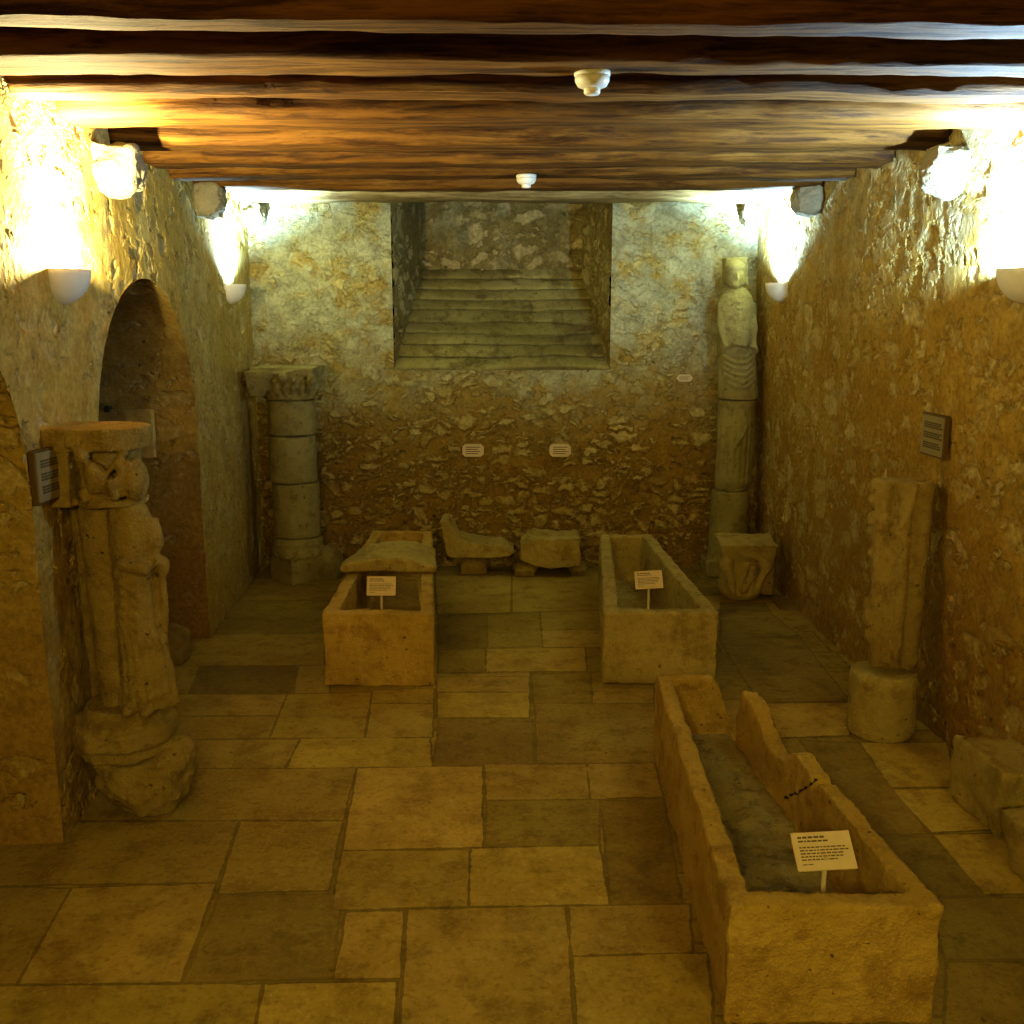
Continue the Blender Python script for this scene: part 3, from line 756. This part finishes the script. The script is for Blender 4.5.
q0 = [(-1.59, 3.74), (-1.49, 3.69), (-1.40, 3.74), (-1.37, 3.86), (-1.43, 3.97), (-1.56, 3.98), (-1.62, 3.88)]
q1 = [(-1.69, 3.72), (-1.55, 3.66), (-1.37, 3.70), (-1.31, 3.82), (-1.36, 4.0), (-1.58, 4.04), (-1.69, 3.92)]
hexa(bm, [(a, b + .03, 0) for a, b in q0], [(a, b + .03, .13) for a, b in q1]); hexa(bm, [(a, b + .03, .13) for a, b in q1], [(a * .985 - .02, b + .03, .245) for a, b in q1])
ell(bm, (-1.40, 3.84, .22), (.10, .11, .10))
tag(stone('rough_block', bm, M['statue'], None, .010, .020, 6, .005, 2), 'rough rounded stone block under the statue column on the pier', 'stone block')

# stone behind the statue, inside the arch
bm = bmesh.new(); ell(bm, (-2.0, 5.62, .10), (.12, .10, .13)); box(bm, (-2.02, 5.62, .07), (.2, .16, .14))
tag(stone('loose_stone', bm, M['statue'], None, .011, .02, 6, .004, 3), 'small loose stone on the floor at the arched recess', 'stone')
# slab on the recess jamb
t = thing('stone_tablet', 'flat rectangular stone tablet hung inside the arched recess', 'tablet', (-2.36, 5.90, 1.22))
bm = bmesh.new(); box(bm, (-2.33, 5.905, 1.31), (.42, .05, .29)); keep(stone('slab', bm, M['slabst'], None, .008, .004, 8, .001, 2), t)
bm = bmesh.new(); box(bm, (-2.375, 5.885, 1.458), (.03, .05, .035)); tube(bm, [(-2.375, 5.87, 1.44), (-2.375, 5.868, 1.48)], .006, 8); keep(obj('hanging_hook', bm, M['iron'], None), t)

# ------------------------------------------------------------------ column in the far corner
t = thing('column', 'grey stone column with carved capital in the far corner by the arcade', 'column', (-1.645, 7.5, 0))
cx, cy = -1.645, 7.48
bm = bmesh.new()
q = [(cx - .21, cy - .02), (cx + .0, cy - .21), (cx + .21, cy - .02), (cx + .12, cy + .2), (cx - .15, cy + .2)]
hexa(bm, [(a, b, 0) for a, b in q], [(a, b, .15) for a, b in q]); hexa(bm, [(a, b, .15) for a, b in q], [(cx + (a - cx) * .85, cy + (b - cy) * .85, .235) for a, b in q])
tube(bm, [(cx, cy, .2), (cx, cy, .26), (cx, cy, .275), (cx, cy, .30), (cx, cy, .345)], [.2, .195, .185, .195, .18], 28)
ell(bm, (cx + .22, cy + .06, .10), (.12, .14, .15)); box(bm, (cx + .2, cy + .06, .05), (.2, .2, .1))
keep(stone('column_base', bm, M['grey'], None, .010, .008, 7, .003, 2), t)
for z0, z1, jx in ((.35, .762, .006), (.768, 1.118, -.008), (1.124, 1.382, 0)):
    bm = bmesh.new(); tube(bm, [(cx + jx, cy, z0), (cx + jx, cy, z1)], [.178, .176], 36)
    keep(stone('column_drum', bm, M['grey'], None, .010, .007, 6, .003, 2), t)
bm = bmesh.new()
tube(bm, [(cx, cy, 1.388), (cx, cy, 1.42), (cx, cy, 1.44), (cx, cy, 1.53), (cx - .01, cy, 1.60)], [.18, .185, .18, .21, .25], 28)
q = [(-1.895, cy - .22), (-1.43, cy - .22), (-1.42, cy + .22), (-1.895, cy + .22)]
hexa(bm, [(a * .97 - .05, cy + (b - cy) * .92, 1.565) for a, b in q], [(a, b, 1.625) for a, b in q])
hexa(bm, [(-1.90, cy - .22, 1.42), (-1.80, cy - .2, 1.42), (-1.78, cy + .2, 1.42), (-1.9, cy + .2, 1.42)], [(-1.93, cy - .26, 1.6), (-1.72, cy - .25, 1.6), (-1.72, cy + .2, 1.6), (-1.93, cy + .2, 1.6)])
for k in range(9):     # leaves and volutes
    a = -160 + 140 * k / 8; c, s = math.cos(R(a)), math.sin(R(a))
    tube(bm, [(cx + c * .18, cy + s * .18, 1.42), (cx + c * .205, cy + s * .205, 1.48), (cx + c * .235, cy + s * .235, 1.54), (cx + c * .25, cy + s * .25, 1.52)], [.012, .026, .02, .014], 10)
for a in (-135, -45): ell(bm, (cx + .28 * math.cos(R(a)), cy + .28 * math.sin(R(a)), 1.535), (.04, .04, .045))
ell(bm, (cx, cy - .25, 1.56), (.035, .03, .03))
keep(stone('carved_capital', bm, M['grey'], None, .008, .005, 10, .002, 1), t)

# ------------------------------------------------------------------ tall statue in the other far corner
t = thing('statue_column', 'tall grey column statue of a robed standing figure in the far corner', 'statue', (1.70, 7.68, 0))
cx, cy = 1.705, 7.68
bm = bmesh.new(); tube(bm, [(cx - .015, cy, 0), (cx - .005, cy, .18), (cx, cy, .665)], [.175, .155, .142], 28)
box(bm, (cx - .02, cy, .06), (.34, .3, .12))
keep(stone('pedestal_drum', bm, M['grey'], None, .010, .008, 7, .003, 2), t)
bm = bmesh.new()
tube(bm, [(cx, cy, .668), (cx, cy, .72)], [.12, .125], 28); tube(bm, [(cx + .01, cy, .71), (cx + .015, cy, 1.0), (cx + .015, cy, 1.365)], [.138, .140, .143], 28)
for k, a in enumerate((-165, -145, -125, -105, -88, -70, -52, -35, -15)):
    c, s = math.cos(R(a)), math.sin(R(a))
    tube(bm, [(cx + .01 + c * .134, cy + s * .134, .73), (cx + .015 + c * .14, cy + s * .14, 1.0 + .05 * (k % 3)), (cx + .015 + c * .138, cy + s * .138, 1.3)], [.014, .012, .006], 8)
tube(bm, [(cx - .02, cy - .145, 1.0), (cx + .04, cy - .15, 1.12), (cx + .09, cy - .115, 1.2)], [.012, .016, .01], 8)
keep(stone('lower_robe', bm, M['grey'], None, .0085, .005, 9, .002, 1), t)
bm = bmesh.new()
tube(bm, [(cx + .018, cy, 1.372), (cx + .02, cy, 1.6), (cx + .022, cy, 1.9), (cx + .022, cy, 2.05), (cx + .022, cy, 2.14), (cx + .022, cy, 2.2)], [.143, .142, .14, .143, .125, .08], 28)
ell(bm, (cx + .015, cy - .05, 2.28), (.072, .08, .105)); box(bm, (cx + .035, cy + .05, 2.32), (.165, .14, .20))         # head before a block
ell(bm, (cx + .012, cy - .125, 2.275), (.012, .02, .03)); ell(bm, (cx + .012, cy - .105, 2.225), (.035, .03, .03))           # nose, chin beard
for dx in (-.028, .052): ell(bm, (cx + dx, cy - .105, 2.305), (.014, .014, .008))
ell(bm, (cx + .015, cy - .05, 2.345), (.078, .085, .055))                                                                 # hair cap
for sx in (-1, 1):      # sloping arms folded to a held book
    tube(bm, [(cx + .02 + sx * .105, cy - .03, 2.08), (cx + .02 + sx * .113, cy - .06, 1.9), (cx + .02 + sx * .11, cy - .11, 1.74), (cx + .02 + sx * .04, cy - .155, 1.80)], [.04, .042, .036, .026], 12)
box(bm, (cx + .03, cy - .150, 1.83), (.09, .05, .12), E3(0, 12, 0))
for k in range(6):
    z = 1.70 - .045 * k
    tube(bm, [(cx - .11, cy - .09, z + .05), (cx - .03, cy - .145, z), (cx + .06, cy - .145, z - .01), (cx + .14, cy - .09, z + .05)], [.006, .012, .012, .006], 8)
for k, a in enumerate((-165, -140, -40, -15)):
    c, s = math.cos(R(a)), math.sin(R(a)); tube(bm, [(cx + .02 + c * .14, cy + s * .14, 1.38), (cx + .02 + c * .14, cy + s * .14, 1.75)], [.016, .008], 8)
for k in range(4):
    z = 2.13 - .035 * k; tube(bm, [(cx - .06, cy - .10, z), (cx + .02, cy - .14, z - .045), (cx + .10, cy - .10, z)], [.006, .010, .006], 8)
ell(bm, (cx + .025, cy - .145, 1.50), (.022, .02, .012))
for v in bm.verts: v.co.x -= .07 * (v.co.z - 1.37) / 1.05
keep(stone('robed_figure', bm, M['grey'], None, .0075, .004, 10, .002, 1), t)

# fallen capital before the tall statue
bm = bmesh.new(); cx, cy = 1.675, 7.0
tube(bm, [(cx - .03, cy - .02, 0), (cx - .03, cy - .02, .04), (cx - .02, cy, .28), (cx, cy, .34)], [.12, .15, .155, .19], 24)
hexa(bm, [(cx - .18, cy - .15, .30), (cx + .18, cy - .15, .30), (cx + .20, cy + .17, .30), (cx - .17, cy + .17, .30)], [(cx - .21, cy - .18, .42), (cx + .19, cy - .18, .42), (cx + .22, cy + .18, .43), (cx - .19, cy + .18, .43)])
hexa(bm, [(cx + .0, cy - .05, .02), (cx + .2, cy - .05, .02), (cx + .2, cy + .17, .02), (cx, cy + .17, .02)], [(cx, cy - .08, .35), (cx + .21, cy - .08, .35), (cx + .22, cy + .18, .35), (cx, cy + .18, .35)])
for sx in (-1, 1):
    ell(bm, (cx - .02 + sx * .14, cy - .15, .27), (.055, .05, .06)); tube(bm, [(cx - .03 + sx * .08, cy - .15, .06), (cx - .03 + sx * .10, cy - .17, .16), (cx - .02 + sx * .13, cy - .17, .26)], [.02, .03, .03], 10)
tube(bm, [(cx - .05, cy - .17, .08), (cx - .0, cy - .19, .18), (cx + .02, cy - .18, .27)], [.03, .035, .03], 10)
tag(stone('carved_capital', bm, M['sarc2'], None, .008, .009, 8, .003, 2), 'weathered carved capital set on the floor at the foot of the tall statue', 'capital')

# ------------------------------------------------------------------ fragments along the far wall
t = thing('stone_fragment', 'pale chair-shaped stone fragment with upright end, by the far wall', 'stone fragment', (-.30, 7.68, .12))
bm = bmesh.new(); pr = [(-.555, .435), (-.49, .44), (-.455, .37), (-.415, .30), (-.33, .275), (-.20, .255), (-.07, .245), (.02, .19), (-.03, .155), (-.15, .148), (-.47, .145), (-.505, .16), (-.52, .25)]
hexa(bm, [(x, 7.55, z) for x, z in pr], [(x, 7.82, z + .01) for x, z in pr])
keep(stone('fragment', bm, M['sarc2'], None, .008, .008, 8, .003, 1), t)
bm = bmesh.new(); ell(bm, (-.30, 7.70, .07), (.125, .09, .07)); box(bm, (-.30, 7.7, .04), (.2, .14, .08))
tag(stone('support_stone', bm, M['statue'], None, .010, .012, 7, .003, 3), 'rounded stone propping up the chair-shaped fragment', 'stone')
bm = bmesh.new(); pr = [(.06, .14), (.07, .26), (.13, .31), (.32, .315), (.52, .31), (.535, .2), (.53, .085), (.30, .07), (.15, .10)]
hexa(bm, [(x, 7.50, z) for x, z in pr], [(x, 7.84, z) for x, z in pr])
tag(stone('stone_block', bm, M['sarc2'], None, .010, .016, 6, .004, 3), 'large rough stone block raised on small stones by the far wall', 'stone block')
for (x, y, a, b, lab) in ((.10, 7.62, .10, .05, 'small wedge stone under the corner of the raised block, beside the chair-shaped fragment'), (.52, 7.66, .08, .045, 'low flat stone under the corner of the raised block, beside the open sarcophagus')):
    bm = bmesh.new(); ell(bm, (x, y, b), (a, .11, b * 1.1)); box(bm, (x, y, b * .7), (a * 1.5, .16, b * 1.4))
    tag(stone('support_stone', bm, M['statue'], None, .009, .010, 8, .003, 3), lab, 'stone')

# ------------------------------------------------------------------ torso and drum by the rubble wall
bm = bmesh.new(); tube(bm, [(1.80, 4.60, 0), (1.80, 4.60, .03), (1.80, 4.60, .285), (1.80, 4.60, .315)], [.150, .157, .157, .150], 36)
tag(stone('column_drum', bm, M['sarc2'], None, .008, .006, 6, .003, 1), 'plain round stone drum carrying the leaning draped statue fragment', 'column drum')
t = thing('statue_fragment', 'headless draped statue fragment leaning upright on a round drum', 'statue', (1.82, 4.62, .34))
bm = bmesh.new()
B, T = Vector((1.825, 4.62, .325)), Vector((1.838, 4.68, 1.235)); ax = T - B
def on(u, a, r): p = B + ax * u; return p + Vector((math.cos(R(a)) * r, math.sin(R(a)) * r, 0))
tube(bm, [B + ax * u for u in (0, .03, .25, .6, .92, 1)], [(.075, .07), (.095, .085), (.10, .09), (.10, .09), (.102, .09), (.098, .085)], 28)
tube(bm, [on(.015, -48, .085), on(.05, -46, .092), on(.5, -42, .10), on(.97, -40, .108), on(1.0, -40, .105)], [.035, .048, .050, .053, .045], 16)      # broad smooth fold
tube(bm, [on(.03, -92, .088), on(.3, -92, .096), on(.7, -92, .098), on(1.0, -92, .098)], [.026, .032, .034, .036], 14)                               # middle fold
tube(bm, [on(.05, -122, .088), on(.3, -124, .096), on(.66, -124, .100)], [.022, .026, .016], 12)
tube(bm, [on(.02, -150, .080), on(.2, -150, .096), on(.6, -152, .105), on(1.0, -150, .10)], [.030, .034, .036, .040], 14)
tube(bm, [on(.04, 20, .085), on(.5, 10, .085), on(.99, 5, .09)], [.036, .04, .044], 14)
tube(bm, [on(.70, -120, .10), on(.78, -100, .118), on(.90, -85, .118), on(1.0, -80, .108)], [.012, .020, .024, .026], 10)
for u, a, r, q in ((.97, -165, .125, .03), (.90, -168, .137, .022), (.80, -170, .130, .025), (.62, -170, .125, .02), (.35, -170, .122, .024), (.28, -165, .126, .03), (.18, -160, .12, .026), (.10, -95, .112, .02)): ell(bm, on(u, a, r), (q, q, q * 1.4))
keep(stone('draped_body', bm, M['statue'], None, .0065, .006, 10, .003, 0), t)

# ------------------------------------------------------------------ worked stones at the rubble wall
bm = bmesh.new()
pr = [(1.79, 0), (1.935, 0), (1.925, .20), (2.05, .185), (2.05, .255), (1.79, .275), (1.775, .15)]
hexa(bm, [(x + .10, 3.57, z) for x, z in pr], [(x + .06, 3.92, z) for x, z in pr])
tag(stone('worked_stone', bm, M['sarc2'], None, .008, .010, 7, .003, 2), 'L-shaped worked stone with a projecting top ledge by the rubble wall', 'stone')
bm = bmesh.new()
hexa(bm, [(1.83, 3.34, 0), (1.85, 3.17, 0), (2.10, 3.14, 0), (2.10, 3.38, 0)], [(1.795, 3.42, .215), (1.81, 3.24, .225), (2.10, 3.2, .22), (2.10, 3.44, .215)])
tag(stone('worked_stone', bm, M['sarc2'], None, .008, .012, 7, .003, 2), 'upright squared stone block next to the L-shaped worked stone', 'stone')

# ------------------------------------------------------------------ wall plaques and labels
def plaque(lab, pos, rotz, w, h):
    t = thing('wall_plaque', lab, 'plaque', pos, 'framed text plaques on the side walls'); Mx = E3(0, 0, rotz).to_4x4()
    bm = bmesh.new(); box(bm, (0, 0, 0), (w + .010, .020, h + .010)); bm.transform(Mx); obj('frame', bm, M['frame'], t)
    bm = bmesh.new(); box(bm, (0, -.012, 0), (w - .01, .006, h - .01)); bm.transform(Mx); obj('panel', bm, M['plaque'], t)
    rnd = random.Random(4)
    for zc in (.25, .0, -.25):
        bm = bmesh.new()
        for q in range(3):
            u = -.36
            while u < .36:
                wl = rnd.uniform(.06, .16); box(bm, ((u + wl / 2) * w, -.0155, (zc + .055 - q * .055) * h), (wl * w, .001, .040 * h)); u += wl + .02
        bm.transform(Mx); obj('printed_text', bm, M['inkgrey'], t)
plaque('small framed text plaque on the rubble wall above the leaning statue fragment', (rx(4.68, 1.45) - .02, 4.68, 1.445), -88, .23, .19)
plaque('small framed text plaque on the pier beside the carved capital', (lx(3.66) + .022, 3.665, 1.42), 86, .20, .19)
def wlabel(lab, x, z, w, h):
    t = thing('wall_label', lab, 'label', (x, YB - .022, z), 'small stone-coloured labels on the far wall')
    bm = bmesh.new(); box(bm, (0, 0, 0), (w, .03, h)); bmesh.ops.bevel(bm, geom=[e for e in bm.edges if abs((e.verts[0].co - e.verts[1].co).y) > .01], offset=.022, segments=1, affect='EDGES'); obj('panel', bm, M['panel'], t)
    bm = bmesh.new()
    for k in range(4): box(bm, (-.01 * (k % 2), -.0155, h * (.26 - .17 * k)), (w * (.66 - .08 * (k % 2)), .001, h * .055))
    obj('printed_text', bm, M['inkgrey'], t)
wlabel('small pale wall label above the chair-shaped fragment', -.31, .945, .17, .10)
wlabel('small pale wall label above the raised stone block', .383, .945, .17, .10)
wlabel('tiny pale wall label between the shaft opening and the tall statue', 1.353, 1.515, .125, .055)

sc.view_settings.view_transform = 'Standard'; sc.view_settings.look = LOOK
sc.view_settings.exposure = EXPO; sc.view_settings.gamma = 1
w = bpy.data.worlds.new('world'); sc.world = w; w.use_nodes = True
w.node_tree.nodes['Background'].inputs[0].default_value = (0, 0, 0, 1)
sc.cycles.max_bounces = 8; sc.cycles.diffuse_bounces = 6; sc.cycles.sample_clamp_indirect = 4
